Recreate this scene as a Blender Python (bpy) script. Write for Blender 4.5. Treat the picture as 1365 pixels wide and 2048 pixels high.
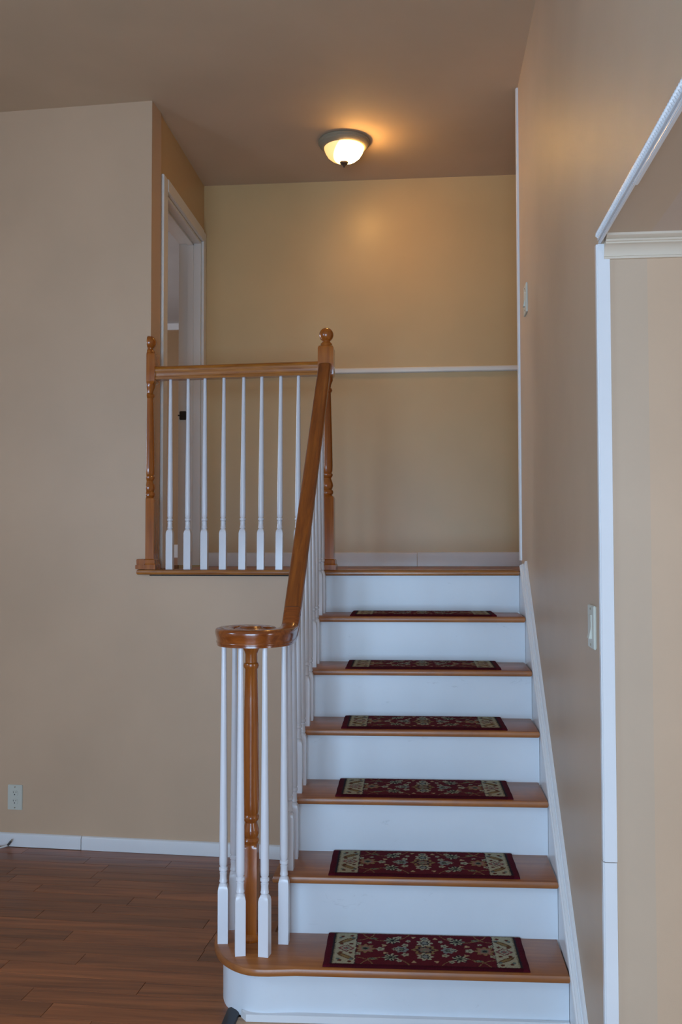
import bpy, bmesh, math, random
from mathutils import Vector, Matrix
for o in list(bpy.data.objects): bpy.data.objects.remove(o, do_unlink=True)
S = bpy.context.scene
COL = S.collection
random.seed(4)

# ------------------------------------------------------------------ camera
YAW, PITCH, ROLL = 0.08806, 0.03606, -0.00187
fw = Vector((-math.sin(YAW), math.cos(YAW), 0)); ri = Vector((math.cos(YAW), math.sin(YAW), 0)); up = Vector((0, 0, 1))
f2 = fw*math.cos(PITCH)+up*math.sin(PITCH); u2 = -fw*math.sin(PITCH)+up*math.cos(PITCH)
r3 = ri*math.cos(ROLL)+u2*math.sin(ROLL); u3 = -ri*math.sin(ROLL)+u2*math.cos(ROLL)
cd = bpy.data.cameras.new('camera'); cam = bpy.data.objects.new('camera', cd); COL.objects.link(cam)
cam.matrix_world = Matrix(((r3.x, u3.x, -f2.x, -0.41988), (r3.y, u3.y, -f2.y, -2.80518), (r3.z, u3.z, -f2.z, 1.43447), (0, 0, 0, 1)))
cd.sensor_fit = 'VERTICAL'; cd.sensor_height = 36; cd.lens = 1855.8/2048*36; cd.clip_start = .02
S.camera = cam

# ------------------------------------------------------------------ world, lights, exposure
W = bpy.data.worlds.new('sky'); S.world = W; W.use_nodes = True
W.node_tree.nodes['Background'].inputs[0].default_value = (.62, .78, 1, 1)
W.node_tree.nodes['Background'].inputs[1].default_value = .6
S.view_settings.view_transform = 'Standard'; S.view_settings.look = 'None'
S.view_settings.exposure = -.2; S.view_settings.gamma = 1
try: S.view_settings.use_curve_mapping = False
except Exception: pass

def area(name, loc, direction, sx, sy, power, col):
    l = bpy.data.lights.new(name, 'AREA'); l.shape = 'RECTANGLE'; l.size = sx; l.size_y = sy
    l.energy = power; l.color = col
    o = bpy.data.objects.new(name, l); COL.objects.link(o); o.location = loc
    o.rotation_euler = Vector(direction).to_track_quat('-Z', 'Y').to_euler()
    return o
DAY = (.47, .70, .98)
area('daylight', (-1.2, -5.14, 1.10), (0, 1, 0), 2.3, 1.6, 195, DAY)            # front window behind the camera
area('daylight', (3.12, -2.2, 1.15), (-1, 0, 0), 1.7, 1.3, 53, (.70, .83, 1))            # window of the side room
area('daylight', (-3.75, -2.0, 2.1), (1, 0, 0), 1.1, 1.1, 60, DAY)           # small window in the left wall, beside the camera
area('daylight', (-5.02, 3.6, 2.4), (1, 0, 0), 1.4, 1.1, 75, (.8, .88, 1))     # upstairs bedroom window

# ------------------------------------------------------------------ materials
def mat(name, col, rough=.5, spec=.5, coat=0., coat_rough=.1):
    m = bpy.data.materials.new(name); m.use_nodes = True
    b = m.node_tree.nodes['Principled BSDF']
    b.inputs['Base Color'].default_value = (*col, 1); b.inputs['Roughness'].default_value = rough
    b.inputs['Specular IOR Level'].default_value = spec
    b.inputs['Coat Weight'].default_value = coat; b.inputs['Coat Roughness'].default_value = coat_rough
    return m, m.node_tree, b
def nd(t, kind, **kw):
    n = t.nodes.new(kind)
    for k, v in kw.items():
        if k in n.inputs: n.inputs[k].default_value = v
        else: setattr(n, k, v)
    return n
def paint(name, col, rough=.4, bump=.08, scale=350, mottling=.05, spec=.5):
    m, t, b = mat(name, col, rough, spec)
    tc = nd(t, 'ShaderNodeTexCoord')
    n = nd(t, 'ShaderNodeTexNoise', Scale=scale, Detail=3.); t.links.new(tc.outputs['Object'], n.inputs['Vector'])
    bp = nd(t, 'ShaderNodeBump', Strength=bump, Distance=.002)
    t.links.new(n.outputs['Fac'], bp.inputs['Height']); t.links.new(bp.outputs['Normal'], b.inputs['Normal'])
    n2 = nd(t, 'ShaderNodeTexNoise', Scale=2.2, Detail=4.); t.links.new(tc.outputs['Object'], n2.inputs['Vector'])
    r = nd(t, 'ShaderNodeValToRGB')
    r.color_ramp.elements[0].position = .3; r.color_ramp.elements[1].position = .7
    r.color_ramp.elements[0].color = (*[c*(1-mottling) for c in col], 1); r.color_ramp.elements[1].color = (*[c*(1+mottling) for c in col], 1)
    t.links.new(n2.outputs['Fac'], r.inputs['Fac']); t.links.new(r.outputs['Color'], b.inputs['Base Color'])
    return m
def wood(name, dark, light, axis=0, rough=.3, coat=.4, grain=1., scale=1., objvar=0., wear=None, rotx=0.):
    m, t, b = mat(name, light, rough, .5, coat, .12)
    tc = nd(t, 'ShaderNodeTexCoord'); mp = nd(t, 'ShaderNodeMapping'); m0 = nd(t, 'ShaderNodeMapping'); m0.inputs['Rotation'].default_value = (rotx, 0, 0)
    sc = [38*scale]*3; sc[axis] = 2.2*scale; mp.inputs['Scale'].default_value = sc
    t.links.new(tc.outputs['Object'], m0.inputs['Vector']); t.links.new(m0.outputs['Vector'], mp.inputs['Vector'])
    oi = nd(t, 'ShaderNodeObjectInfo')
    ad = nd(t, 'ShaderNodeVectorMath', operation='ADD'); ml = nd(t, 'ShaderNodeMath', operation='MULTIPLY'); ml.inputs[1].default_value = 37.
    t.links.new(oi.outputs['Random'], ml.inputs[0]); t.links.new(mp.outputs['Vector'], ad.inputs[0]); t.links.new(ml.outputs[0], ad.inputs[1])
    n = nd(t, 'ShaderNodeTexNoise', Scale=1.6, Detail=6., Roughness=.65, Distortion=.5); t.links.new(ad.outputs[0], n.inputs['Vector'])
    r = nd(t, 'ShaderNodeValToRGB'); e = r.color_ramp.elements
    e[0].position = .36; e[1].position = .64; e[0].color = (*dark, 1); e[1].color = (*light, 1)
    t.links.new(n.outputs['Fac'], r.inputs['Fac'])
    out = r.outputs['Color']
    if objvar:
        hs = nd(t, 'ShaderNodeHueSaturation'); mr = nd(t, 'ShaderNodeMapRange')
        mr.inputs['To Min'].default_value = 1-objvar; mr.inputs['To Max'].default_value = 1+objvar
        t.links.new(oi.outputs['Random'], mr.inputs['Value']); t.links.new(mr.outputs[0], hs.inputs['Value']); t.links.new(out, hs.inputs['Color']); out = hs.outputs['Color']
    if wear:
        n3 = nd(t, 'ShaderNodeTexNoise', Scale=5., Detail=5., Roughness=.7); t.links.new(tc.outputs['Object'], n3.inputs['Vector'])
        rr = nd(t, 'ShaderNodeValToRGB'); rr.color_ramp.elements[0].position = .42; rr.color_ramp.elements[1].position = .72
        mx = nd(t, 'ShaderNodeMixRGB'); mx.inputs[2].default_value = (*wear, 1)
        t.links.new(n3.outputs['Fac'], rr.inputs['Fac']); t.links.new(rr.outputs['Color'], mx.inputs[0]); t.links.new(out, mx.inputs[1]); out = mx.outputs[0]
    t.links.new(out, b.inputs['Base Color'])
    bp = nd(t, 'ShaderNodeBump', Strength=.12*grain, Distance=.001)
    t.links.new(n.outputs['Fac'], bp.inputs['Height']); t.links.new(bp.outputs['Normal'], b.inputs['Normal'])
    return m
M = {}
M['wall'] = paint('beige_wall_paint', (.60, .42, .28), .45)
M['gloss_wall'] = paint('beige_semigloss_paint', (.56, .42, .30), .46, .05, spec=.4)
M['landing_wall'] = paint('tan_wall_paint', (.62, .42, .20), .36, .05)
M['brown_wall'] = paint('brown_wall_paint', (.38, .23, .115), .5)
M['ceiling'] = paint('ceiling_paint', (.60, .45, .305), .8, .1)
M['side_ceiling'] = paint('side_room_ceiling_paint', (.58, .46, .37), .8, .35, 90)
M['bed_ceiling'] = paint('bedroom_ceiling_paint', (.50, .50, .50), .8, .1)
M['white'] = paint('white_gloss_paint', (.78, .79, .81), .28, .03, 60, .03)
M['riser'] = paint('white_riser_paint', (.72, .76, .81), .32, .10, 60, .05)
def scuff(m):
    t = m.node_tree; b = t.nodes['Principled BSDF']; src = b.inputs['Base Color'].links[0].from_socket
    tc = nd(t, 'ShaderNodeTexCoord'); mp = nd(t, 'ShaderNodeMapping'); mp.inputs['Scale'].default_value = (9, 1, 22); mp.inputs['Rotation'].default_value = (0, .5, 0)
    n = nd(t, 'ShaderNodeTexNoise', Scale=1.1, Detail=7., Roughness=.72, Distortion=1.2); r = nd(t, 'ShaderNodeValToRGB')
    r.color_ramp.elements[0].position = .64; r.color_ramp.elements[1].position = .80; r.color_ramp.elements[1].color = (.45, .45, .45, 1)
    mx = nd(t, 'ShaderNodeMixRGB'); mx.inputs[2].default_value = (.22, .22, .24, 1)
    t.links.new(tc.outputs['Object'], mp.inputs['Vector']); t.links.new(mp.outputs['Vector'], n.inputs['Vector']); t.links.new(n.outputs['Fac'], r.inputs['Fac'])
    t.links.new(r.outputs['Color'], mx.inputs[0]); t.links.new(src, mx.inputs[1]); t.links.new(mx.outputs[0], b.inputs['Base Color'])
scuff(M['riser'])
M['baluster'] = paint('white_baluster_paint', (.76, .76, .80), .25, .04, 60, .02)
M['cream'] = paint('cream_trim_paint', (.66, .56, .44), .4, .05, 60, .03)
M['chair_rail'] = paint('chair_rail_paint', (.84, .80, .72), .35, .03, 60, .02)
M['doorframe'] = paint('off_white_door_frame_paint', (.80, .78, .74), .4, .05, 60, .03)
M['rail'] = wood('stained_oak_rail', (.17, .038, .005), (.33, .090, .010), 1, .28, .6, rotx=-math.pi/4)
M['railx'] = wood('stained_oak_rail_cross', (.27, .080, .006), (.46, .165, .016), 0, .28, .6)
M['newel'] = wood('stained_oak_newel', (.29, .070, .006), (.43, .125, .012), 2, .26, .7)
M['volute'] = wood('stained_oak_volute', (.19, .040, .005), (.32, .078, .009), 0, .22, .8, .6)
M['tread'] = wood('oak_tread', (.31, .095, .018), (.44, .155, .035), 0, .42, .2, .8, .8, .08, (.26, .095, .04))
M['nosing'] = wood('oak_nosing', (.22, .065, .009), (.42, .15, .02), 0, .3, .5)
M['plank'] = wood('brown_laminate_plank', (.16, .045, .013), (.34, .112, .036), 0, .34, .1, .4, .45, .22)
M['seam'], _, _ = mat('plank_seam', (.07, .022, .010), .6)
M['oakplank'] = wood('light_oak_plank', (.30, .16, .065), (.50, .29, .13), 0, .35, .3, .8, .8, .12)
M['dark'], _, _ = mat('dark_threshold', (.012, .014, .022), .4)
M['bronze'], _, _ = mat('dark_bronze', (.025, .02, .018), .35, .5); 
M['ivory'], _, _ = mat('ivory_plastic', (.62, .62, .54), .35)
M['slot'], _, _ = mat('dark_slot', (.03, .03, .03), .5)
M['pewter'], _, _ = mat('pewter_metal', (.30, .26, .18), .5)
M['cable'], _, _ = mat('white_cable', (.62, .60, .58), .45)

# ------------------------------------------------------------------ mesh helpers
def finish(bm, name, m, parent=None, smooth=30, loc=None):
    me = bpy.data.meshes.new(name)
    bmesh.ops.recalc_face_normals(bm, faces=bm.faces)
    bm.to_mesh(me); bm.free(); me.materials.append(M[m] if isinstance(m, str) else m)
    if smooth:
        me.polygons.foreach_set('use_smooth', [True]*len(me.polygons)); me.set_sharp_from_angle(angle=math.radians(smooth))
    return link(me, name, parent, loc)
def link(me, name, parent=None, loc=None):
    o = bpy.data.objects.new(name, me); COL.objects.link(o)
    if parent: o.parent = parent
    if loc is not None: o.location = loc
    return o
def thing(name, label, cat, loc=(0, 0, 0), group=None):
    o = bpy.data.objects.new(name, None); COL.objects.link(o); o.location = loc; o.empty_display_size = .05
    return tag(o, label, cat, group)
def tag(o, label, cat, group=None):
    o['label'] = label; o['category'] = cat
    if group: o['group'] = group
    return o
def struct(o, label=None):
    o['kind'] = 'structure'
    if label: o['label'] = label
    return o
def prism(poly, axis, a, b, bm=None):
    """extrude a 2-D polygon along an axis. axis x: poly=(y,z); y: (x,z); z: (x,y)"""
    bm = bm or bmesh.new()
    f = {'x': lambda p, t: (t, p[0], p[1]), 'y': lambda p, t: (p[0], t, p[1]), 'z': lambda p, t: (p[0], p[1], t)}[axis]
    A = [bm.verts.new(f(p, a)) for p in poly]; B = [bm.verts.new(f(p, b)) for p in poly]
    n = len(poly); bm.faces.new(A); bm.faces.new(B[::-1])
    for i in range(n): bm.faces.new((A[i], A[(i+1) % n], B[(i+1) % n], B[i]))
    return bm
def box(x0, x1, y0, y1, z0, z1, bm=None, bevel=0):
    b2 = bmesh.new(); prism([(x0, y0), (x1, y0), (x1, y1), (x0, y1)], 'z', z0, z1, b2)
    if bevel: bmesh.ops.bevel(b2, geom=b2.edges[:], offset=bevel, segments=2, affect='EDGES')
    if bm is None: return b2
    me = bpy.data.meshes.new('t'); b2.to_mesh(me); bm.from_mesh(me); bpy.data.meshes.remove(me); b2.free()
    return bm
def sheet_box(P, Q, z0, z1, th0, th1, bm=None):
    """box along the plan segment P-Q; th0..th1 offsets along its left normal"""
    P, Q = Vector(P), Vector(Q); t = (Q-P).normalized(); n = Vector((-t.y, t.x))
    poly = [P+n*th0, Q+n*th0, Q+n*th1, P+n*th1]
    return prism([(v.x, v.y) for v in poly], 'z', z0, z1, bm)
def lathe(prof, seg=24, bm=None, cx=0, cy=0, rot=0):
    """prof: (z, r, squareness)"""
    bm = bm or bmesh.new(); rings = []
    for p in prof:
        z, r = p[0], p[1]; sq = p[2] if len(p) > 2 else 0
        ring = []
        for k in range(seg):
            a = 2*math.pi*k/seg+rot; c, s = math.cos(a-rot), math.sin(a-rot)
            f = (1-sq)+sq/max(abs(c), abs(s))
            ring.append(bm.verts.new((cx+r*f*math.cos(a), cy+r*f*math.sin(a), z)))
        rings.append(ring)
    for A, B in zip(rings, rings[1:]):
        for k in range(seg): bm.faces.new((A[k], A[(k+1) % seg], B[(k+1) % seg], B[k]))
    bm.faces.new(rings[0]); bm.faces.new(rings[-1])
    return bm
def sweep(path, prof, sides, ups, closed_prof=True, bm=None):
    bm = bm or bmesh.new(); rings = []
    for P, s, u in zip(path, sides, ups): rings.append([bm.verts.new(P+s*a+u*b) for a, b in prof])
    n = len(prof)
    for A, B in zip(rings, rings[1:]):
        for k in range(n): bm.faces.new((A[k], A[(k+1) % n], B[(k+1) % n], B[k]))
    bm.faces.new(rings[0]); bm.faces.new(rings[-1])
    return bm

# ------------------------------------------------------------------ key dimensions
R, G = .19, .22            # rise and run of the stairs
FZ = .0244                 # finished floor
LZ = 1.3252                # landing floor
H = 3.5414                 # high ceiling
XL = -1.6877               # side wall plane upstairs, left
XR = .0249                 # stair side of the right wall
YE = 1.452                 # far end of the right wall
YP = -.44                  # near end of the right wall
YB = 2.4707                # back wall of the landing
SK = .0237
def wy(x): return 1.32-.06*x            # front face of the left wall
def sy(x, y): return y+SK*x             # the treads sit a touch out of square

# ------------------------------------------------------------------ the shell
# left living-room wall, with the step-down under the landing
X0, X1 = -3.6, -.885
bm = sheet_box((X0, wy(X0)), (XL, wy(XL)), FZ-.02, H+.02, 0, .13)
w = struct(finish(bm, 'wall_left', 'wall', None, 0))
bm = sheet_box((XL, wy(XL)), (X1, wy(X1)), FZ-.02, LZ-.03, 0, .13)
finish(bm, 'wall_panel', 'wall', w, 0)
# upstairs side wall with the doorway
dy0, dy1, dz = 1.650, 2.405, 3.19
bm = box(XL-.125, XL, wy(XL)+.02, dy0, LZ-.03, H+.02); box(XL-.125, XL, dy1, YB, LZ-.03, H+.02, bm); box(XL-.125, XL, dy0, dy1, dz, H+.02, bm)
struct(finish(bm, 'wall_side', 'brown_wall' if 0 else 'landing_wall', None, 0))
# back wall of the landing
struct(finish(box(XL-.125, 2.3, YB, YB+.12, LZ-.1, H+.02), 'wall_back', 'landing_wall', None, 0))
struct(finish(box(2.2, 2.3, YE-.1, YB, LZ-.1, H+.02), 'wall_hall_end', 'landing_wall', None, 0))
struct(finish(box(XR+.12, 2.3, YE-.12, YE, LZ-.1, H+.02), 'wall_hall_front', 'landing_wall', None, 0))
# right wall with the wide opening towards the side room
bm = box(XR, XR+.12, YP, YE, -.02, H+.02); box(XR, XR+.12, -3.4, YP, 2.2065, H+.02, bm); box(XR, XR+.12, -5.0, -3.4, -.02, H+.02, bm)
struct(finish(bm, 'wall_right', 'gloss_wall', None, 0))
# side room
bm = box(XR+.12, 3.2, YP, YP+.12, -.02, 2.5)
struct(finish(bm, 'wall_side_room', 'wall', None, 0))
bm = box(3.0, 3.1, -5.0, -3.1, -.02, 2.5); box(3.0, 3.1, -1.3, YP, -.02, 2.5, bm); box(3.0, 3.1, -3.1, -1.3, -.02, .45, bm); box(3.0, 3.1, -3.1, -1.3, 1.85, 2.5, bm)
struct(finish(bm, 'wall_side_room_right', 'wall', None, 0))
struct(finish(box(XR+.12, 3.1, -5.0, YP, 2.2065, 2.5), 'ceiling_side_room', 'side_ceiling', None, 0))
# rear of the living room (behind the camera) with its tall window
bm = box(X0, -2.4, -5.1, -5.0, -.02, H); box(0, 3.1, -5.1, -5.0, -.02, H, bm); box(-2.4, 0, -5.1, -5.0, -.02, .3, bm); box(-2.4, 0, -5.1, -5.0, 2.3, H, bm)
struct(finish(bm, 'wall_rear', 'wall', None, 0))
bm = box(X0-.1, X0, -5.1, -2.6, -.02, H); box(X0-.1, X0, -1.4, 1.7, -.02, H, bm); box(X0-.1, X0, -2.6, -1.4, -.02, 1.5, bm); box(X0-.1, X0, -2.6, -1.4, 2.7, H, bm)
struct(finish(bm, 'wall_living_room_left', 'wall', None, 0))
def window(name, lo, hi, axis, xw=-5.0):
    bm = bmesh.new(); a0, a1 = lo[0], hi[0]; z0, z1 = lo[1], hi[1]
    def bar(p0, p1, q0, q1):
        if axis == 'y': box(p0, p1, -5.09, -5.03, q0, q1, bm)
        elif axis == 'x': box(3.02, 3.08, p0, p1, q0, q1, bm)
        else: box(xw, xw+.06, p0, p1, q0, q1, bm)
    bar(a0, a0+.05, z0, z1); bar(a1-.05, a1, z0, z1); bar(a0, a1, z0, z0+.05); bar(a0, a1, z1-.05, z1)
    bar((a0+a1)/2-.02, (a0+a1)/2+.02, z0, z1); bar(a0, a1, (z0+z1)/2-.02, (z0+z1)/2+.02)
    return struct(finish(bm, name, 'white', None, 0))
window('window_1', (-2.4, .3), (0, 2.3), 'y'); window('window_2', (-3.1, .45), (-1.3, 1.85), 'x'); window('window_3', (2.9, 1.8), (4.3, 3.0), 'b'); window('window_4', (-2.6, 1.5), (-1.4, 2.7), 'b', X0-.09)
# ceiling of the living room and the landing
struct(finish(box(X0-.1, 2.3, -5.1, YB+.12, H, H+.1), 'ceiling', 'ceiling', None, 0))
# bedroom behind the doorway
bx0, bx1, by0, by1 = -4.9, XL-.125, 1.72, 5.77
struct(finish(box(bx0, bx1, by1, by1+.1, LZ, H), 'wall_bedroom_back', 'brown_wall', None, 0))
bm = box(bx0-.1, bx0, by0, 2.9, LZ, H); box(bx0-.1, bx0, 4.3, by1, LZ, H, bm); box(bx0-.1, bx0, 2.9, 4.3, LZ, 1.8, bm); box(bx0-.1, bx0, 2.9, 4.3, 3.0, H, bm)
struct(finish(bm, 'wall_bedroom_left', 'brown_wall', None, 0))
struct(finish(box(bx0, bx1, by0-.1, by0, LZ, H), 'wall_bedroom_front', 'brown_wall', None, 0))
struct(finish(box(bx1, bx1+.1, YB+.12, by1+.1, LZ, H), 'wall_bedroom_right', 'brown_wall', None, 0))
struct(finish(box(bx0-.1, bx1+.1, by0-.1, by1+.1, H, H+.1), 'ceiling_bedroom', 'bed_ceiling', None, 0))
struct(finish(box(bx0, bx1, by0-.1, by1, LZ-.05, LZ), 'floor_bedroom', 'plank', None, 0))
struct(finish(box(bx0, bx1, by1-.02, by1, H-.06, H), 'trim_bedroom', 'white', None, 0))
struct(finish(box(bx0, bx1, by1-.015, by1, LZ, LZ+.12), 'baseboard_bedroom', 'white', None, 0))

# ------------------------------------------------------------------ floors: planks one by one
def rot2(x, y, sl, ox, oy): # plank coordinates (along, across) -> plan
    t = Vector((1, sl)).normalized(); n = Vector((-t.y, t.x)); return (ox+t.x*x+n.x*y, oy+t.y*x+n.y*y)
def plank_mesh(name, quad, z0, z1, m, parent):
    bm = prism(quad, 'z', z0, z1)
    top = [e for e in bm.edges if all(abs(v.co.z-z1) < 1e-6 for v in e.verts)]
    bmesh.ops.bevel(bm, geom=top, offset=.0007, segments=1, affect='EDGES')
    c = Vector((sum(q[0] for q in quad)/4, sum(q[1] for q in quad)/4, z1))
    for v in bm.verts: v.co -= c
    o = finish(bm, name, m, parent, 0); o.location = c
    return o
BX, BY = -1.0, .145                                # the dark strip divides the two floors
fl = struct(finish(box(X0, -.90, -5.0, 1.56, -.02, FZ-.004), 'floor', 'seam', None, 0))
rest = bmesh.new()
pw = .086
for r in range(76):
    off = random.uniform(0, .9); x = -2.95-off
    y0 = -pw*(r+1); y1 = -pw*r
    if r == 0: y0 = -.0858
    while x < 1.75:
        ln = random.choice((.38, .52, .66, .80, .95)) if r else .95
        xa, xb = x, x+ln; x += ln
        # origin at the wall line x=-1
        q = []
        A, B = rot2(xa, y0, -.06, -1.0, wy(-1.0)-.012), rot2(xb, y0, -.06, -1.0, wy(-1.0)-.012)
        if A[0] > -.935: break
        lim = -.905 if A[1] > .2 else -1.0
        if A[0] > lim-.02: break
        if B[0] > lim: xb = xa+(xb-xa)*(lim-A[0])/(B[0]-A[0])
        if xb-xa < .03: break
        quad = [rot2(a, b, -.06, -1.0, wy(-1.0)-.012) for a, b in ((xa, y0), (xb, y0), (xb, y1-.0008), (xa, y1-.0008))]
        quad[1] = (quad[1][0]-.0012, quad[1][1]); quad[2] = (quad[2][0]-.0012, quad[2][1])
        if quad[0][1] > -.45 and B[0] > -2.7:
            plank_mesh('plank', quad, FZ-.012, FZ, 'plank', fl)
        else: prism(quad, 'z', FZ-.012, FZ, rest)
        if B[0] > lim: break
o = finish(rest, 'distant_planks', 'plank', fl, 0); o['kind'] = 'stuff'
# light oak floor of the entrance, in front of the stairs
fo = struct(finish(box(-.985, 3.0, -5.0, .02, -.02, FZ-.012), 'floor_entrance', 'dark', None, 0))
rest = bmesh.new()
for r in range(60):
    y1 = -.012-r*.083; y0 = y1-.0815; x = -.978
    first = random.uniform(.3, .9)
    while x < 3.0:
        ln = first or random.choice((.6, .8, 1.0, 1.2)); first = 0
        xb = min(x+ln, 3.0); quad = [(x, y0), (xb-.0012, y0), (xb-.0012, y1), (x, y1)]
        if r < 6 and x < .2: plank_mesh('plank', quad, FZ-.012, FZ, 'oakplank', fo)
        else: prism(quad, 'z', FZ-.012, FZ, rest)
        x = xb
o = finish(rest, 'distant_planks', 'oakplank', fo, 0); o['kind'] = 'stuff'
bm = prism([(-1.020, FZ), (-.978, FZ), (-.981, FZ+.007), (-.990, FZ+.010), (-1.008, FZ+.010), (-1.017, FZ+.007)], 'y', -5.0, .024)
struct(finish(bm, 'trim_floor_threshold', 'dark', None, 30), 'dark threshold strip between the brown and the light wood floor')
# landing floor
lf = struct(finish(box(XL+.001, 2.2, YE, YB-.001, LZ-.06, LZ-.021), 'floor_landing', 'dark', None, 0))
for r in range(13):
    y0 = 1.352+r*.087; x = -1.70 if r else -.9
    ya, yb_ = y0, min(y0+.0855, YB-.004)
    if yb_-ya < .01: break
    while x < 2.2:
        xb = min(x+random.choice((.7, .9, 1.2)), 2.2)
        xa2 = max(x, XL) if ya > 1.42 else max(x, XL+.06)
        if ya < YE and xb > XR-.03: xb = XR-.03
        quad = [(xa2, ya), (xb-.001, ya), (xb-.001, yb_), (xa2, yb_)]
        if ya > 1.437: plank_mesh('plank', quad, LZ-.021, LZ-.010, 'tread', lf)
        if ya < YE and xb >= XR-.031: break
        x = xb

# ------------------------------------------------------------------ trim
def base_profile(h, t=.013): return [(0, 0), (t, 0), (t, h-.012), (t*.75, h-.004), (t*.3, h), (0, h)]
def run_along(P, Q, z0, prof, bm=None):
    """profile (out, height) swept along the plan segment; out = right normal"""
    P, Q = Vector(P), Vector(Q); t = (Q-P).normalized(); n = Vector((t.y, -t.x)); bm = bm or bmesh.new()
    rings = [[bm.verts.new((p.x+n.x*a, p.y+n.y*a, z0+b)) for a, b in prof] for p in (P, Q)]
    k = len(prof)
    for i in range(k): bm.faces.new((rings[0][i], rings[0][(i+1) % k], rings[1][(i+1) % k], rings[1][i]))
    bm.faces.new(rings[0]); bm.faces.new(rings[1]); return bm
bb = struct(finish(run_along((X0, wy(X0)), (-2.009, wy(-2.009)), FZ+.002, base_profile(.061)), 'baseboard_left', 'white'))
bb2 = struct(finish(run_along((-2.005, wy(-2.005)), (X1-.02, wy(X1-.02)), FZ+.001, base_profile(.062, .014)), 'baseboard_left', 'white'))
struct(finish(run_along((XL, YB), (-.4537, YB), LZ-.009, base_profile(.079)), 'baseboard_back', 'white'))
struct(finish(run_along((-.4515, YB), (2.2, YB), LZ-.009, base_profile(.080, .014)), 'baseboard_back', 'white'))
rail_prof = [(0, 0), (.011, .001), (.018, .006), (.019, .014), (.018, .025), (.012, .031), (0, .033)]
struct(finish(run_along((-1.655, YB), (2.2, YB), 2.4175, rail_prof), 'trim_chair_rail', 'chair_rail'))
# door casing and jamb
bm = box(XL, XL+.016, dy0-.077, dy0, LZ, dz+.062, None, .003); box(XL, XL+.016, dy1, YB-.004, LZ, dz+.062, bm, .003); box(XL, XL+.018, dy0, dy1, dz, dz+.066, bm, .003)
dr = struct(finish(bm, 'door_1', 'doorframe'))
jt = .016
bm = box(XL-.127, XL+.001, dy1-jt, dy1, LZ, dz, None, .001); box(XL-.127, XL+.001, dy0, dy0+jt, LZ, dz, bm, .001); box(XL-.127, XL+.001, dy0+jt, dy1-jt, dz-jt, dz, bm, .001)
finish(bm, 'door_jamb', 'doorframe', dr)
bm = box(XL-.075, XL-.040, dy1-jt-.012, dy1-jt, LZ, dz-jt, None, .002); box(XL-.075, XL-.040, dy0+jt, dy0+jt+.012, LZ, dz-jt, bm, .002); box(XL-.075, XL-.040, dy0+jt, dy1-jt, dz-jt-.012, dz-jt, bm, .002)
finish(bm, 'door_stop', 'doorframe', dr)
bm = box(XL-.119, XL-.079, dy1-jt-.006, dy1-jt, 2.155, 2.205, None, .003); box(XL-.108, XL-.090, dy1-jt-.009, dy1-jt-.005, 2.166, 2.194, bm, .002)
bmesh.ops.create_cone(bm, cap_ends=True, segments=12, radius1=.004, radius2=.004, depth=.012, matrix=Matrix.Translation((XL-.1235, dy1-jt-.006, 2.180)) @ Matrix.Rotation(math.pi/2, 4, 'X'))
o = finish(bm, 'strike_plate', 'bronze', dr); o['label'] = 'dark bronze latch plate on the door jamb'
# corner post of the opening
bm = prism([(XR-.006, YP+.014), (XR-.006, YP-.006), (XR+.027, YP-.006), (XR+.029, YP), (XR, YP), (XR, YP+.014)], 'z', .6555, 2.192)
bmesh.ops.bevel(bm, geom=[e for e in bm.edges if abs(e.verts[0].co.z-e.verts[1].co.z) > .5 and e.verts[0].co.x < XR and e.verts[0].co.y < YP], offset=.004, segments=3, affect='EDGES')
struct(finish(bm, 'trim_1', 'white'))
bm = prism([(XR-.007, YP+.014), (XR-.007, YP-.007), (XR+.026, YP-.007), (XR+.028, YP), (XR, YP), (XR, YP+.014)], 'z', FZ, .6535)
bmesh.ops.bevel(bm, geom=[e for e in bm.edges if abs(e.verts[0].co.z-e.verts[1].co.z) > .5 and e.verts[0].co.x < XR and e.verts[0].co.y < YP], offset=.004, segments=3, affect='EDGES')
struct(finish(bm, 'trim_2', 'white'))
# beaded strip along the opening's upper edge
bm = prism([(XR-.005, 2.199), (XR, 2.199), (XR, 2.226), (XR-.002, 2.226), (XR-.003, 2.2235), (XR-.001, 2.2225), (XR-.001, 2.2035), (XR-.004, 2.2025)], 'y', -3.4, YP-.012)
tb = struct(finish(bm, 'trim_3', 'white'))
bead = bmesh.new(); N = 190
for i in range(N):
    y = YP-.016-i*.0118
    bmesh.ops.create_icosphere(bead, subdivisions=1, radius=.0058, matrix=Matrix.Translation((XR-.0035, y, 2.213)) @ Matrix.Rotation(.35, 4, 'X') @ Matrix.Diagonal((1.2, .84, 1.7, 1)))
o = finish(bead, 'beading', 'white', tb); o['kind'] = 'stuff'
struct(finish(box(XR-.001, XR+.009, -3.4, -.838, 2.188, 2.199, None, .002), 'trim_4', 'white'))
struct(finish(box(XR-.001, XR+.007, -.836, YP-.001, 2.193, 2.199, None, .002), 'trim_5', 'white'))
# crown moulding of the side room: profile (out from wall, height)
cp = [(0, 0), (.009, 0), (.010, .005), (.007, .007), (.009, .016), (.015, .025), (.024, .031), (.030, .032), (.030, .036), (.034, .037), (.036, .041), (.033, .043), (.040, .045), (.046, .048), (.047, .0535), (0, .0535)]
bm = run_along((3.0, YP), (XR+.013, YP), 2.153, cp)
for v in bm.verts: v.co.y = YP-(v.co.y-YP) if v.co.y > YP else v.co.y
struct(finish(bm, 'trim_crown_moulding', 'cream'))
# strip on the far edge of the right wall
bm = prism([(XR-.008, YE-.018), (XR-.012, YE-.006), (XR-.010, YE+.006), (XR+.010, YE+.008), (XR+.010, YE), (XR, YE), (XR, YE-.018)], 'z', LZ+.04, H-.01)
struct(finish(bm, 'trim_6', 'white'))

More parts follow.
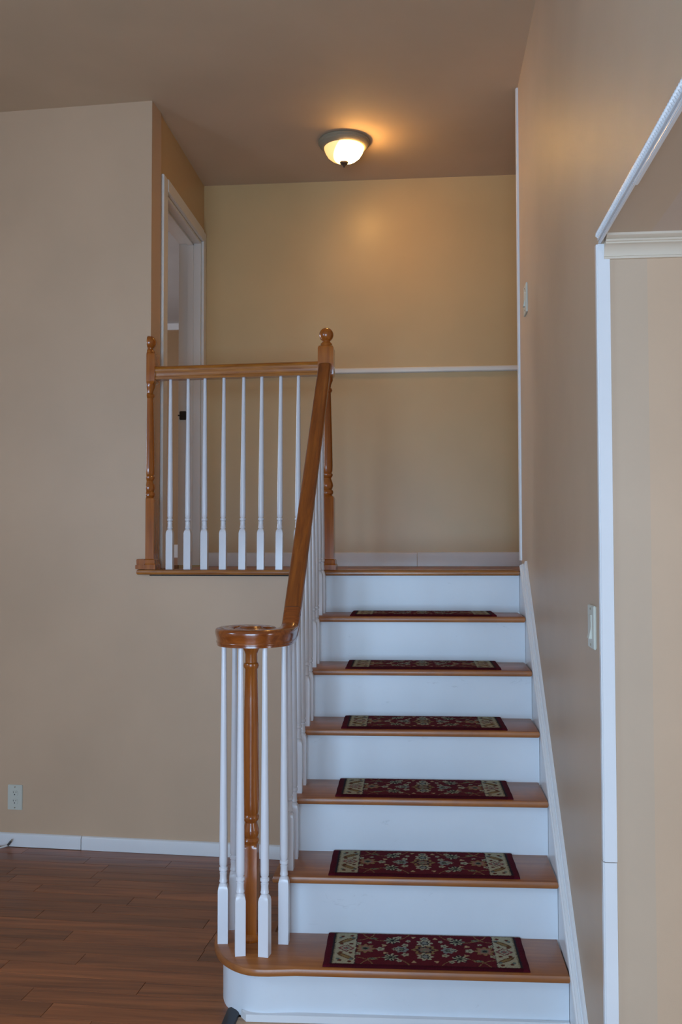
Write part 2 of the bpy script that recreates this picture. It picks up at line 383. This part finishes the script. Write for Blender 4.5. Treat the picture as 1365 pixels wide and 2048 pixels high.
# ------------------------------------------------------------------ staircase
st = thing('staircase', 'straight wooden staircase with oak treads, white risers and rounded bottom step', 'staircase', (0, 0, 0))
def nose_profile(th=.026, d=.03):
    return [(0, -th), (-.004, -th*.97), (-.010, -th*.75), (-.0125, -th*.5), (-.010, -th*.22), (-.004, -th*.04), (0, 0)]
def offset_poly(pts, d):
    n = len(pts); out = []
    for i in range(n):
        a, b, c = Vector(pts[i-1]), Vector(pts[i]), Vector(pts[(i+1) % n])
        t1 = (b-a).normalized(); t2 = (c-b).normalized()
        n1 = Vector((-t1.y, t1.x)); n2 = Vector((-t2.y, t2.x)); m = (n1+n2).normalized()
        out.append(b+m*(d/max(.4, m.dot(n1))))
    return [(v.x, v.y) for v in out]
def tread_mesh(pts, ztop, th, name, m, parent):
    """pts: plan outline (counter-clockwise); rounded edge all around"""
    bm = bmesh.new(); rings = []
    for z, d in ((-th, .006), (-th*.9, .002), (-th*.65, 0), (-th*.35, 0), (-th*.1, .0025), (0, .008)):
        rings.append([bm.verts.new((x, y, ztop+z)) for x, y in offset_poly(pts, d)])
    n = len(pts)
    for A, B in zip(rings, rings[1:]):
        for i in range(n): bm.faces.new((A[i], A[(i+1) % n], B[(i+1) % n], B[i]))
    bm.faces.new(rings[0]); bm.faces.new(rings[-1])
    return finish(bm, name, m, parent, 40)
TH = .024
def smooth_pts(P, it=2):
    for _ in range(it):
        Q = [P[0]]
        for a, b in zip(P, P[1:]):
            Q += [(a[0]*.75+b[0]*.25, a[1]*.75+b[1]*.25), (a[0]*.25+b[0]*.75, a[1]*.25+b[1]*.75)]
        Q.append(P[-1]); P = Q
    return P
# bottom step with its rounded end, counter-clockwise from the right end of the nosing
bull = [(-.80, -.052), (-.88, -.062), (-.925, -.064), (-.965, -.052), (-1.005, -.024), (-1.042, .018), (-1.071, .075), (-1.086, .14), (-1.090, .20), (-1.078, .252), (-1.045, .288), (-.99, .30), (-.90, .30)]
out1 = [(-.002, sy(0, -.030))]
front = [(-.80, sy(-.80, -.032))] + smooth_pts(bull[1:], 2)
outline = out1 + front + [(-.90, sy(-.9, G+.01)), (-.002, G+.01)]
outline = outline[::-1]
tread_mesh(outline, R, TH, 'tread', 'tread', st)
inner = [(x, y+.011*min(1, max(0, (.05-y)/.06))) for x, y in offset_poly(outline, .0275)]
rz = R-TH
bm = bmesh.new(); A = [bm.verts.new((min(x, -.0005), y, FZ)) for x, y in inner]; B = [bm.verts.new((min(x, -.0005), y, rz)) for x, y in inner]
for v in A+B:
    if v.co.x > -.05: v.co.x = -.0005
for i in range(len(A)): bm.faces.new((A[i], A[(i+1) % len(A)], B[(i+1) % len(A)], B[i]))
bm.faces.new(A); bm.faces.new(B)
finish(bm, 'riser', 'riser', st, 40)
bm = prism([(-.950, -.038), (-.001, -.008), (-.001, .004), (-.970, -.012)], 'z', FZ, FZ+.021)
o = finish(bm, 'shoe_moulding', 'white', st, 0)
for n in range(2, 7):
    f = (n-1)*G
    pts = [(-.905, sy(-.905, f-.03)), (-.002, f-.03), (-.002, f+G+.008), (-.905, sy(-.905, f+G+.008))]
    tread_mesh(pts, n*R, TH, 'tread', 'tread', st)
for n in range(2, 8):
    f = (n-1)*G; zt = (n*R if n < 7 else LZ)-TH
    bm = prism([(-.886, sy(-.886, f)), (-.0005, f), (-.0005, f+.019), (-.886, sy(-.886, f+.019))], 'z', (n-1)*R, zt)
    finish(bm, 'riser', 'riser', st, 0)
# top nosing (runs over the stair and along the wall below the landing)
pts = [(-.912, sy(-.90, 6*G-.03)), (XR-.027, 6*G-.03), (XR-.027, 1.4370), (-.912, 1.4370)]
tread_mesh(pts, LZ, TH, 'landing_nosing', 'nosing', st)
xa, xb = -1.742, -.915
pts = [(xa, wy(xa)-.032), (xb, wy(xb)-.032), (xb, 1.4370), (XL+.004, 1.4370), (XL+.004, wy(XL)-.001), (xa, wy(xa)-.001)]
tread_mesh(pts, LZ, TH, 'landing_nosing', 'nosing', st)
# open side of the stair (faces the living room)
poly = [(.20, FZ)]
for n in range(2, 7): poly += [((n-1)*G, (n-1)*R), ((n-1)*G, n*R-TH)]
poly = [(.24, FZ), (.24, 2*R-TH)]
for n in range(3, 8): poly += [((n-1)*G, (n-1)*R-TH), ((n-1)*G, n*R-TH)]
poly += [(1.36, 7*R-TH), (1.36, FZ)]
finish(prism(poly, 'x', -.893, -.8865), 'side_panel', 'wall', st, 0)
# skirt board with moulded cap against the right wall
def cz(y): return 1.3665+.8847*(y-1.2329)
ya, yb_ = -.283, 1.2329
poly = [(-.26, FZ), (6*G+.02, FZ), (6*G+.02, LZ-.03), (yb_, cz(yb_)-.02), (-.26, cz(-.26)-.02)]
finish(prism(poly, 'x', .0005, XR-.001), 'skirt_board', 'white', st, 0)
slope = Vector((0, 1, .8847)).normalized(); nrm = Vector((0, -slope.z, slope.y))
pf = [(-.0035, -.036), (-.006, -.030), (-.004, -.024), (.004, -.020), (.009, -.013), (.0110, -.018), (.0132, -.018), (.0142, -.004), (.0175, 0), (.0245, 0), (.0245, -.036)]
P0 = Vector((0, ya, cz(ya))); P1 = Vector((0, yb_, cz(yb_)))
bm = sweep([P0, P1], pf, [Vector((1, 0, 0))]*2, [nrm]*2)
finish(bm, 'skirt_cap', 'white', st, 40)

# ------------------------------------------------------------------ balusters
bcache = {}
def baluster(x, y, z0, length, parent, collar=.222, tilt=None, rot=0.):
    key = (round(length, 3), round(collar, 3))
    if key not in bcache:
        c = collar; q = .0158
        pr = [(0, q, 1), (c-.058, q, 1), (c-.048, q*.93, .8), (c-.042, .0135, .3), (c-.038, .0100, 0), (c-.035, .0128, 0), (c-.030, .0128, 0), (c-.028, .0118, 0), (c-.015, .0112, 0),
              (c-.005, .0122, 0), (c-.003, .0098, 0), (c-.001, .0100, 0), (c+.001, .0134, 0), (c+.006, .0138, 0), (c+.010, .0134, 0), (c+.012, .0102, 0), (c+.014, .0104, 0), (c+.018, .0126, 0), (c+.03, .0130, 0), (c+.10, .0130, 0)]
        L = length
        for f in (.35, .6, .8, 1.): pr.append((c+.10+(L-c-.10)*f, .0130-.0055*f, 0))
        bm = bmesh.new(); lathe(pr, 16, bm)
        me = bpy.data.meshes.new('baluster'); bmesh.ops.recalc_face_normals(bm, faces=bm.faces); bm.to_mesh(me); bm.free()
        me.materials.append(M['baluster']); me.polygons.foreach_set('use_smooth', [True]*len(me.polygons)); me.set_sharp_from_angle(angle=math.radians(35))
        bcache[key] = me
    o = link(bcache[key], 'baluster', parent, (x, y, z0)); o.rotation_euler = (0, 0, rot)
    if tilt: o.rotation_euler = (tilt[1], tilt[0], rot)
    return o
# --- stair railing
NX, NY = -.970, .145                 # volute newel
CX, CY = -.853, 1.358                # corner newel
RX = -.857
sr = thing('stair_railing', 'oak handrail on white balusters up the stairs, spiral volute at its foot', 'railing', (NX, NY, R))
def L(v, root): return (v[0]-root.location.x, v[1]-root.location.y, v[2]-root.location.z)
def topz(y): return 2.276-(1.325-y)*1.0
VZ = 1.1475
def local(bm, root):
    for v in bm.verts: v.co -= root.location
    return bm
hp = [(0, .0275), (.014, .0272), (.023, .0248), (.0275, .0205), (.0287, .0155), (.0278, .008), (.0257, 0), (.0240, -.008), (.0232, -.0130), (.0245, -.0150), (.0250, -.0175), (.0245, -.0200), (.0225, -.0212), (.0225, -.0275)]
prof = hp + [(-a, b) for a, b in hp[::-1][:-1]]
# straight rail
yt, yj = CY-.037, .30
d = Vector((0, 1, 1.0)).normalized(); u = Vector((0, -d.z, d.y))
c0 = Vector((RX, yj, topz(yj)-.039)); c1 = Vector((RX+.002, yt, topz(yt)-.039))
finish(local(sweep([c0, c1], prof, [Vector((1, 0, 0))]*2, [u, u]), sr), 'handrail', 'rail', sr, 40)
# easing and volute
path = []
n1 = 14
for i in range(n1+1):
    y = yj-(yj-.145)*i/n1; path.append((RX, y))
ctrl = [(0, .113), (-60, .122), (-100, .113), (-160, .088), (-226, .081), (-300, .064), (-370, .050)]
def rr(a):
    for (a0, r0), (a1, r1) in zip(ctrl, ctrl[1:]):
        if a1 <= a <= a0:
            t = (a-a0)/(a1-a0); t = t*t*(3-2*t); return r0+(r1-r0)*t
    return ctrl[-1][1]
for a in range(-6, -371, -6):
    r = rr(a); path.append((NX+r*math.cos(math.radians(a)), NY+r*math.sin(math.radians(a))))
for _ in range(3):
    path = [path[0]]+[((a[0]+2*b[0]+c[0])/4, (a[1]+2*b[1]+c[1])/4) for a, b, c in zip(path, path[1:], path[2:])]+[path[-1]]
s = 0; pts = []
for i, p in enumerate(path):
    if i: s += math.dist(path[i-1], p)
    zl = (topz(yj)-.039)-s*1.0; k = .035
    z = VZ+(zl-VZ+math.sqrt((zl-VZ)**2+k*k*.25))/2 if True else 0
    pts.append(Vector((p[0], p[1], z)))
pts[0].z = c0.z
sides, ups = [], []
for i in range(len(pts)):
    a, b = pts[max(0, i-1)], pts[min(len(pts)-1, i+1)]; t = (b-a).normalized()
    h = Vector((t.x, t.y, 0)).normalized(); s_ = Vector((-h.y, h.x, 0)); sides.append(s_); ups.append(s_.cross(t)*-1 if s_.cross(t).z < 0 else s_.cross(t))
bm = sweep(pts, prof, sides, ups)
vol = finish(local(bm, sr), 'volute', 'volute', sr, 40)
bm = lathe([(VZ-.0275, .046), (VZ-.0275, .054), (VZ-.017, .054), (VZ-.012, .052), (VZ+.005, .060), (VZ+.016, .060), (VZ+.0225, .052), (VZ+.0245, .044), (VZ+.0255, .040), (VZ+.0295, .036), (VZ+.031, .028), (VZ+.031, .01)], 32, None, NX, NY)
finish(local(bm, sr), 'volute_eye', 'volute', sr, 40)
# dark joint between straight rail and volute piece
j0 = c0-d*.0007; j1 = c0+d*.0007
o = finish(local(sweep([j0, j1], [(a*1.006, b*1.008) for a, b in prof], [Vector((1, 0, 0))]*2, [u, u]), sr), 'rail_joint', 'slot', sr, 40)
# volute newel
q = .0225
pr = [(.190, .036), (.193, .038), (.199, .038), (.203, .034), (.206, .030, .3), (.211, q, .9), (.218, q, 1), (.476, q, 1), (.484, q*.95, .85), (.488, .0215, .3), (.492, .0235, 0), (.500, .0265, 0), (.506, .0240, 0), (.509, .0215, 0),
      (.513, .0235, 0), (.522, .0262, 0), (.534, .0255, 0), (.548, .0215, 0), (.556, .0195, 0), (.560, .0215, 0), (.567, .0262, 0), (.575, .0262, 0), (.581, .0225, 0), (.590, .0250, 0), (.62, .0262, 0),
      (.80, .0248, 0), (.95, .0222, 0), (1.040, .0200, 0), (1.046, .0240, 0), (1.052, .0252, 0), (1.058, .0240, 0), (1.062, .0195, 0), (1.088, .0195, 0), (1.096, .0225, 0), (1.106, .0270, 0), (1.113, .0290, 0), (1.121, .0290, 0)]
nw = finish(local(lathe(pr, 24, None, NX, NY), sr), 'newel_post', 'newel', sr, 35)
VB = VZ-.0275
for (x, y, c, r) in ((-1.052, .114, .222, .1), (-1.040, .222, .222, .2), (-.982, .032, .222, .25), (-.906, .031, .222, -.15)):
    t = sr.location; baluster(x-t.x, y-t.y, R-t.z, VB-R+.004, sr, c, None, r)
for i in range(11):
    y = .126+.11*i; tr = 1 if i == 0 else 2+(i-1)//2
    ztop = VB+.004 if i == 0 else topz(y)-.078+.006
    x = -.861 if i else -.861
    t = sr.location
    baluster(x-t.x, y-t.y, tr*R-t.z, ztop-tr*R, sr, .245 if i == 0 else .224)
# --- landing railing
lr = thing('landing_railing', 'level oak railing with white balusters and ball-topped newels beside the upstairs doorway', 'railing', (CX, CY, LZ))
def newel_profile():
    q = .0355
    return [(0, .046, 1), (.022, .046, 1), (.026, .043, 1), (.030, .0425, 1), (.044, .041, 1), (.049, q, 1), (.322, q, 1), (.330, q*.95, .85), (.334, .027, .3), (.338, .0255, 0), (.343, .030, 0), (.352, .031, 0), (.359, .028, 0), (.362, .0245, 0),
            (.367, .027, 0), (.378, .0305, 0), (.392, .0285, 0), (.405, .0235, 0), (.413, .0215, 0), (.417, .0245, 0), (.424, .0285, 0), (.431, .0285, 0), (.437, .024, 0), (.445, .0275, 0), (.47, .0285, 0),
            (.60, .0262, 0), (.72, .0228, 0), (.800, .0205, 0), (.804, .0240, 0), (.812, .0275, 0), (.820, .0245, 0), (.824, .0205, 0), (.835, .0215, 0), (.848, .0265, 0), (.856, .0300, 0), (.862, .0300, 0), (.866, .0300, .3), (.874, q*.95, .85), (.882, q, 1),
            (1.000, q, 1), (1.010, q*.93, .8), (1.014, .028, .3), (1.018, .0275, 0), (1.024, .0265, 0), (1.029, .022, 0), (1.033, .018, 0), (1.038, .0175, 0)]
def ball(cx, cy, r, z, bm):
    b2 = [(z-r*math.cos(math.radians(a)), max(.001, r*math.sin(math.radians(a)))) for a in range(28, 181, 8)]
    return lathe([(a, b, 0) for a, b in b2], 24, bm, cx, cy)
cn = finish(lathe(newel_profile(), 24), 'newel_post', 'newel', lr, 35, (0, 0, 0))
finish(ball(0, 0, .033, 1.065, None), 'ball_finial', 'newel', cn, 60)
# half newel against the wall
HX, HY = -1.6990, 1.437
def cut(bm, x):
    g = bm.verts[:]+bm.edges[:]+bm.faces[:]
    r = bmesh.ops.bisect_plane(bm, geom=g, plane_co=(x, 0, 0), plane_no=(1, 0, 0), clear_inner=True)
    ed = [e for e in r['geom_cut'] if isinstance(e, bmesh.types.BMEdge)]
    bmesh.ops.holes_fill(bm, edges=ed); return bm
bm = lathe(newel_profile(), 24)
# the part beside the wall: cut lengthways, and the foot notched over the wall corner
cut(bm, -.004)
hn = finish(bm, 'newel_post', 'newel', lr, 35, (HX-CX, HY-CY, 0)); hn['label'] = 'half newel post fixed to the wall corner'
finish(cut(ball(0, 0, .033, 1.065, None), -.004), 'ball_finial', 'newel', hn, 60)
bm = box(-.048, -.004, -.047, -.019, .001, .022, None, .002); box(-.044, -.004, -.043, -.019, .022, .048, bm, .002)
finish(bm, 'newel_foot', 'newel', hn, 30)
# rail between them
A = Vector((HX+.032, HY-.003, 2.243)); B = Vector((CX-.036, CY+.012, 2.240))
t = (B-A).normalized(); sd = Vector((-t.y, t.x, 0)).normalized(); uu = Vector((0, 0, 1))
lp = [(0, .032), (.014, .031), (.024, .025), (.028, .016), (.0275, .008), (.0235, 0), (.022, -.014), (.022, -.018), (.0245, -.020), (.0245, -.032)]
bm = sweep([A, B], lp+[(-a, b) for a, b in lp[::-1][:-1]], [sd, sd], [uu, uu])
finish(local(bm, lr), 'handrail', 'railx', lr, 40)
for x, lean in ((-1.5935, 0), (-1.5075, 0), (-1.4265, 0), (-1.338, .003), (-1.246, .006), (-1.1595, .005), (-1.0725, .008), (-.988, .006)):
    f = (x-A.x)/(B.x-A.x); y = A.y+(B.y-A.y)*f
    baluster(x-CX, y-CY, 0, 2.212-LZ+.003, lr, .225, (lean, 0))

# ------------------------------------------------------------------ carpet stair mats
def mat_mesh():
    NXc, NYc = 244, 92; Wd, Dp, T = .608, .232, .0075
    maroon = (.10, .008, .014); dk = (.02, .015, .02); cream = (.36, .33, .225); gold = (.23, .15, .06); pink = (.30, .12, .10)
    sage = (.15, .16, .10); grey = (.20, .21, .19); brown = (.11, .05, .02); edge = (.075, .005, .012)
    motifs = []   # (u, v, kind, size, angle) in metres from the centre
    def add(u, v, k, s, a=0, mirror=True):
        if k in ('fl', 'fg', 'fb', 'big', 'sm', 'tri', 'med'): s *= 1.22
        motifs.append((u, v, k, s, a))
        if mirror and u: motifs.append((-u, v, k, s, math.pi-a))
    add(0, 0, 'med', .034, 0)
    for v in (.048, -.046): add(0, v, 'fl', .022)
    add(0, .078, 'fl', .012); add(.034, .085, 'tri', .010); add(.034, -.082, 'tri', .011, math.pi)
    add(.071, 0, 'fg', .019); add(.088, .002, 'fl', .010); add(.060, .030, 'sm', .010); add(.060, -.036, 'sm', .010); add(.050, .06, 'sm', .007)
    add(.100, .062, 'fb', .022); add(.104, -.056, 'fb', .022); add(.122, -.030, 'tri', .011, .5); add(.127, .028, 'tri', .012, 2.4); add(.136, 0, 'sm', .012)
    add(.182, .001, 'big', .026); add(.158, -.068, 'leaf', .016); add(.158, .074, 'leaf', .014); add(.078, -.078, 'sm', .008); add(.080, .085, 'sm', .008)
    add(.205, .035, 'sm', .009); add(.205, -.035, 'sm', .009); add(.17, .045, 'sm', .006)
    add(.2405, 0, 'dia', .028)
    for v, a in ((.056, -.7), (-.056, .7)): add(.2405, v, 'lf2', .034, a)
    for v in (.09, .032, -.032, -.09): add(.2265, v, 'dot', .0065); add(.256, v*.93, 'dot', .0065)
    for v in (.074, -.074): add(.262, v, 'dot2', .006); add(.222, -v, 'dot2', .006)
    def shade(u, v, rnd):
        au = abs(u); hu = Wd/2; hv = Dp/2
        if au > hu-.020: return edge
        if v < -hv+.012 or v > hv-.007: return tuple(c*.62 for c in edge)
        if au > hu-.027: return dk
        band = hu-.092 < au <= hu-.030
        if hu-.030 < au <= hu-.027: return (.22, .19, .11)
        c = cream if band else maroon
        if hu-.0945 < au <= hu-.092: return dk
        if band and au < hu-.0895: return (.40, .37, .26)
        if not band:   # thin vines
            for cu, cv, r in ((.12, .135, .078), (.12, -.135, .078), (.215, .12, .06), (.215, -.12, .06)):
                if abs(math.hypot(au-cu, v-cv)-r) < .0014: c = gold
        for mu, mv, k, s, a in motifs:
            du, dv = u-mu, v-mv
            if abs(du) > s*1.3 or abs(dv) > s*1.3: continue
            ca, sa = math.cos(-a), math.sin(-a); x, y = du*ca-dv*sa, du*sa+dv*ca
            r = math.hypot(x, y); th = math.atan2(y, x)
            if k == 'med':
                e = r/(s*(.86+.14*math.cos(8*th)))*(1+.10*abs(math.sin(th)))
                if e < 1: c = gold if e > .74 else (maroon if e > .66 else (dk if e > .50 else (pink if int(th*4+9) % 2 and e > .2 else sage)))
            elif k in ('fl', 'fg', 'fb', 'big', 'sm'):
                n = {'fl': 7, 'fg': 6, 'fb': 7, 'big': 8, 'sm': 5}[k]
                e = r/(s*(.84+.16*math.cos(n*th)))
                if e < 1:
                    if k == 'fl': c = cream if e > .62 else (dk if e > .40 else grey)
                    elif k == 'fg': c = grey if e > .5 else (dk if e > .3 else sage)
                    elif k == 'fb': c = (cream if (int(th*3+9) % 2) else dk) if e > .5 else (sage if e > .28 else dk)
                    elif k == 'big': c = gold if e > .72 else (pink if e > .48 else (sage if e > .26 else dk))
                    else: c = cream if e > .45 else sage
            elif k == 'tri':
                if abs(x) < (s-(y+s*.5))*.62 and y > -s*.6: c = (.42, .30, .16)
            elif k == 'leaf':
                e = (x/s)**2+(y/(s*.5))**2
                if e < 1: c = (gold if e > .55 else sage) if rnd < .75 else dk
            elif k == 'lf2':
                e = (x/s)**2+(y/(s*.28))**2
                if e < 1: c = brown if e > .35 else gold
            elif k == 'dot': 
                if r < s: c = brown if r > s*.5 else maroon
            elif k == 'dot2':
                if r < s: c = (.10, .13, .12)
            elif k == 'dia':
                e = abs(x)/(s*.98)+abs(y)/(s*.80)*(.9+.1*math.cos(9*th))
                if e < 1: c = (.12, .02, .03) if e > .80 else (pink if e > .66 and abs(x) > s*.4 else (cream if e > .50 else (grey if e > .34 else (dk if e > .24 else pink))))
        return c
    rg = random.Random(9); V, F, C = [], [], []
    for j in range(NYc+1):
        for i in range(NXc+1):
            u = (i/NXc-.5)*Wd; v = (j/NYc-.5)*Dp
            e = min(Wd/2-abs(u), Dp/2-abs(v)); z = T*(1-.55*math.exp(-max(e, 0)/.003))
            V.append((u+.0012*math.sin(v*70)*(i in (0, NXc))*.4, v+.0012*math.sin(u*40)*(j in (0, NYc))*.4, z+rg.uniform(-.0003, .0003)))
            k = rg.random(); c = shade(u+rg.uniform(-.0008, .0008), v+rg.uniform(-.0008, .0008), k); f = rg.uniform(.82, 1.18); C.append([x*f for x in c]+[1])
    for j in range(NYc):
        for i in range(NXc):
            a = j*(NXc+1)+i; F.append((a, a+1, a+NXc+2, a+NXc+1))
    per = [i for i in range(NXc+1)]+[j*(NXc+1)+NXc for j in range(1, NYc+1)]+[NYc*(NXc+1)+i for i in range(NXc-1, -1, -1)]+[j*(NXc+1) for j in range(NYc-1, 0, -1)]
    n0 = len(V)
    for p in per: V.append((V[p][0], V[p][1], 0)); C.append(list(C[p]))
    for k in range(len(per)):
        k2 = (k+1) % len(per); F.append((per[k], n0+k, n0+k2, per[k2]))
    F.append(tuple(range(n0+len(per)-1, n0-1, -1)))
    me = bpy.data.meshes.new('stair_mat'); me.from_pydata(V, [], F); me.update()
    at = me.color_attributes.new('weave', 'FLOAT_COLOR', 'POINT'); at.data.foreach_set('color', [x for c in C for x in c])
    m, t_, b = mat('woven_carpet', (.1, .01, .015), .95, .1)
    va = nd(t_, 'ShaderNodeVertexColor', layer_name='weave'); t_.links.new(va.outputs['Color'], b.inputs['Base Color'])
    tc = nd(t_, 'ShaderNodeTexCoord'); nz = nd(t_, 'ShaderNodeTexNoise', Scale=900., Detail=2.); bpn = nd(t_, 'ShaderNodeBump', Strength=.5, Distance=.002)
    t_.links.new(tc.outputs['Object'], nz.inputs['Vector']); t_.links.new(nz.outputs['Fac'], bpn.inputs['Height']); t_.links.new(bpn.outputs['Normal'], b.inputs['Normal'])
    me.materials.append(m); me.polygons.foreach_set('use_smooth', [True]*len(me.polygons)); me.set_sharp_from_angle(angle=math.radians(50))
    return me
mm = mat_mesh()
words = ['dark red floral carpet mat on the lowest, rounded stair tread', 'dark red floral carpet mat on the second tread from the floor', 'dark red floral carpet mat on the third tread from the floor',
         'dark red floral carpet mat on the third tread below the landing', 'dark red floral carpet mat on the second tread below the landing', 'dark red floral carpet mat on the tread just below the landing']
for n in range(1, 7):
    o = link(mm, 'stair_mat', None, (-.4235+(.003, -.002, .0, .001, -.001, .0)[n-1], sy(-.42, (n-1)*G-.03+.013+.116), n*R+.0005))
    o.rotation_euler.z = SK+(.0, .004, -.003, .002, -.002, .0)[n-1]
    tag(o, words[n-1], 'mat', 'dark red floral carpet mats on the stair treads')

# ------------------------------------------------------------------ ceiling light
LXc, LYc = -.820, 1.945
cl = thing('ceiling_light', 'lit flush ceiling lamp with frosted glass bowl and pewter ring', 'light', (LXc, LYc, H))
pr = [(0, .128), (-.004, .134), (-.011, .135), (-.015, .131), (-.018, .128), (-.024, .128), (-.030, .122), (-.036, .113), (-.038, .109), (-.038, .02)]
finish(lathe(pr[::-1], 48), 'base_ring', 'pewter', cl, 35)
m, t_, b = mat('lit_frosted_glass', (.9, .7, .45), .4)
b.inputs['Emission Color'].default_value = (1., .53, .15, 1)
# no bulbs inside: the bulb's glow, right of centre, is painted into the emission
tc = nd(t_, 'ShaderNodeTexCoord'); ds = nd(t_, 'ShaderNodeVectorMath', operation='DISTANCE'); ds.inputs[1].default_value = (.055, -.03, -.080)
t_.links.new(tc.outputs['Object'], ds.inputs[0])
mr = nd(t_, 'ShaderNodeMapRange'); mr.inputs['From Min'].default_value = .06; mr.inputs['From Max'].default_value = .110; mr.inputs['To Min'].default_value = 88; mr.inputs['To Max'].default_value = 1.4
t_.links.new(ds.outputs['Value'], mr.inputs['Value']); t_.links.new(mr.outputs[0], b.inputs['Emission Strength'])
bowl = [(-.034, .100), (-.037, .104), (-.043, .103), (-.060, .097), (-.080, .085), (-.096, .066), (-.106, .043), (-.111, .022), (-.112, .008)]
finish(lathe(bowl[::-1], 48), 'glass_bowl', m, cl, 60)
fn = [(-.140, .001), (-.135, .005), (-.128, .009), (-.124, .013), (-.119, .020), (-.112, .023), (-.107, .023), (-.105, .016)]
finish(lathe(fn, 24), 'finial', 'bronze', cl, 40)

# ------------------------------------------------------------------ outlet, switches, cable
def outlet():
    x, z = -2.340, .2530; y = wy(x)
    t = thing('wall_outlet', 'ivory duplex power outlet low on the left wall', 'outlet', (x, y, z))
    t.rotation_euler.z = -.06
    finish(box(-.0365, .0365, -.006, 0, -.058, .058, None, .002), 'cover_plate', 'ivory', t)
    for s in (1, -1):
        bm = bmesh.new()
        poly = [(.0165*math.cos(a)*1.0, s*.0195+max(-.0125, min(.0125, .0165*math.sin(a)))) for a in [k*math.pi/10 for k in range(20)]]
        prism(poly, 'y', -.0085, -.005, bm)
        rc = finish(bm, 'receptacle', 'ivory', t, 30)
        bm = box(-.0075, -.0055, -.0092, -.0080, s*.0195+.001, s*.0195+.0085); box(.0055, .0075, -.0092, -.0080, s*.0195+.002, s*.0195+.0085, bm)
        bmesh.ops.create_cone(bm, cap_ends=True, segments=10, radius1=.0028, radius2=.0028, depth=.0012, matrix=Matrix.Translation((0, -.0086, s*.0195-.006)) @ Matrix.Rotation(math.pi/2, 4, 'X'))
        finish(bm, 'slot', 'slot', rc, 0)
        bm = bmesh.new(); bmesh.ops.create_cone(bm, cap_ends=True, segments=12, radius1=.003, radius2=.003, depth=.002, matrix=Matrix.Translation((0, -.0068, s*.048)) @ Matrix.Rotation(math.pi/2, 4, 'X'))
        finish(bm, 'screw', 'pewter', t, 30)
outlet()
def switch(y, z, label, h=.113, w=.076):
    t = thing('light_switch', label, 'switch', (XR, y, z))
    finish(box(-.007, 0, -w/2, w/2, -h/2, h/2, None, .002), 'switch_plate', 'ivory', t)
    bm = prism([(-.006, -.031), (-.0075, -.031), (-.0145, -.030), (-.0085, 0), (-.0095, .031), (-.006, .031)], 'y', -.013, .013)
    finish(bm, 'rocker', 'ivory', t, 20)
    for s in (1, -1):
        bm = bmesh.new(); bmesh.ops.create_cone(bm, cap_ends=True, segments=12, radius1=.003, radius2=.003, depth=.002, matrix=Matrix.Translation((-.0075, 0, s*.047)) @ Matrix.Rotation(math.pi/2, 4, 'Y'))
        finish(bm, 'screw', 'pewter', t, 30)
switch(-.312, 1.2205, 'ivory rocker switch beside the white corner post of the opening', .113, .088)
switch(1.170, 2.480, 'small ivory switch high on the right wall, near the landing', .125, .10)
# cable end lying on the floor
CS = .03
cb = thing('cable', 'loose white cable end with dark tip by the left baseboard', 'cable', (-2.45, 1.42, FZ))
cu = [(-2.62, 1.34, .004), (-2.56, 1.36, .004), (-2.50, 1.385, .004), (-2.45, 1.40, .005), (-2.41, 1.418, .010), (-2.385, 1.428, .016)]
def tube(P, r, bm=None, seg=10):
    P = [Vector(p) for p in P]; S_, U_ = [], []
    for i in range(len(P)):
        t = (P[min(i+1, len(P)-1)]-P[max(i-1, 0)]).normalized(); s_ = Vector((-t.y, t.x, 0)).normalized(); S_.append(s_); U_.append(t.cross(s_))
    return sweep(P, [(r*math.cos(k*2*math.pi/seg), r*math.sin(k*2*math.pi/seg)) for k in range(seg)], S_, U_)
cu2 = smooth_pts([c[:2] for c in cu], 0)
finish(local(tube([(x+CS, y-.01, FZ+z) for x, y, z in cu], .0045), cb), 'wire', 'cable', cb, 50)
finish(local(tube([(-2.386+CS, 1.417, FZ+.016), (-2.381+CS, 1.421, FZ+.024), (-2.373+CS, 1.424, FZ+.034)], .005), cb), 'cable_tip', 'slot', cb, 50)
finish(local(tube([(-2.374+CS, 1.424, FZ+.032), (-2.369+CS, 1.426, FZ+.042)], .003), cb), 'connector', 'pewter', cb, 50)
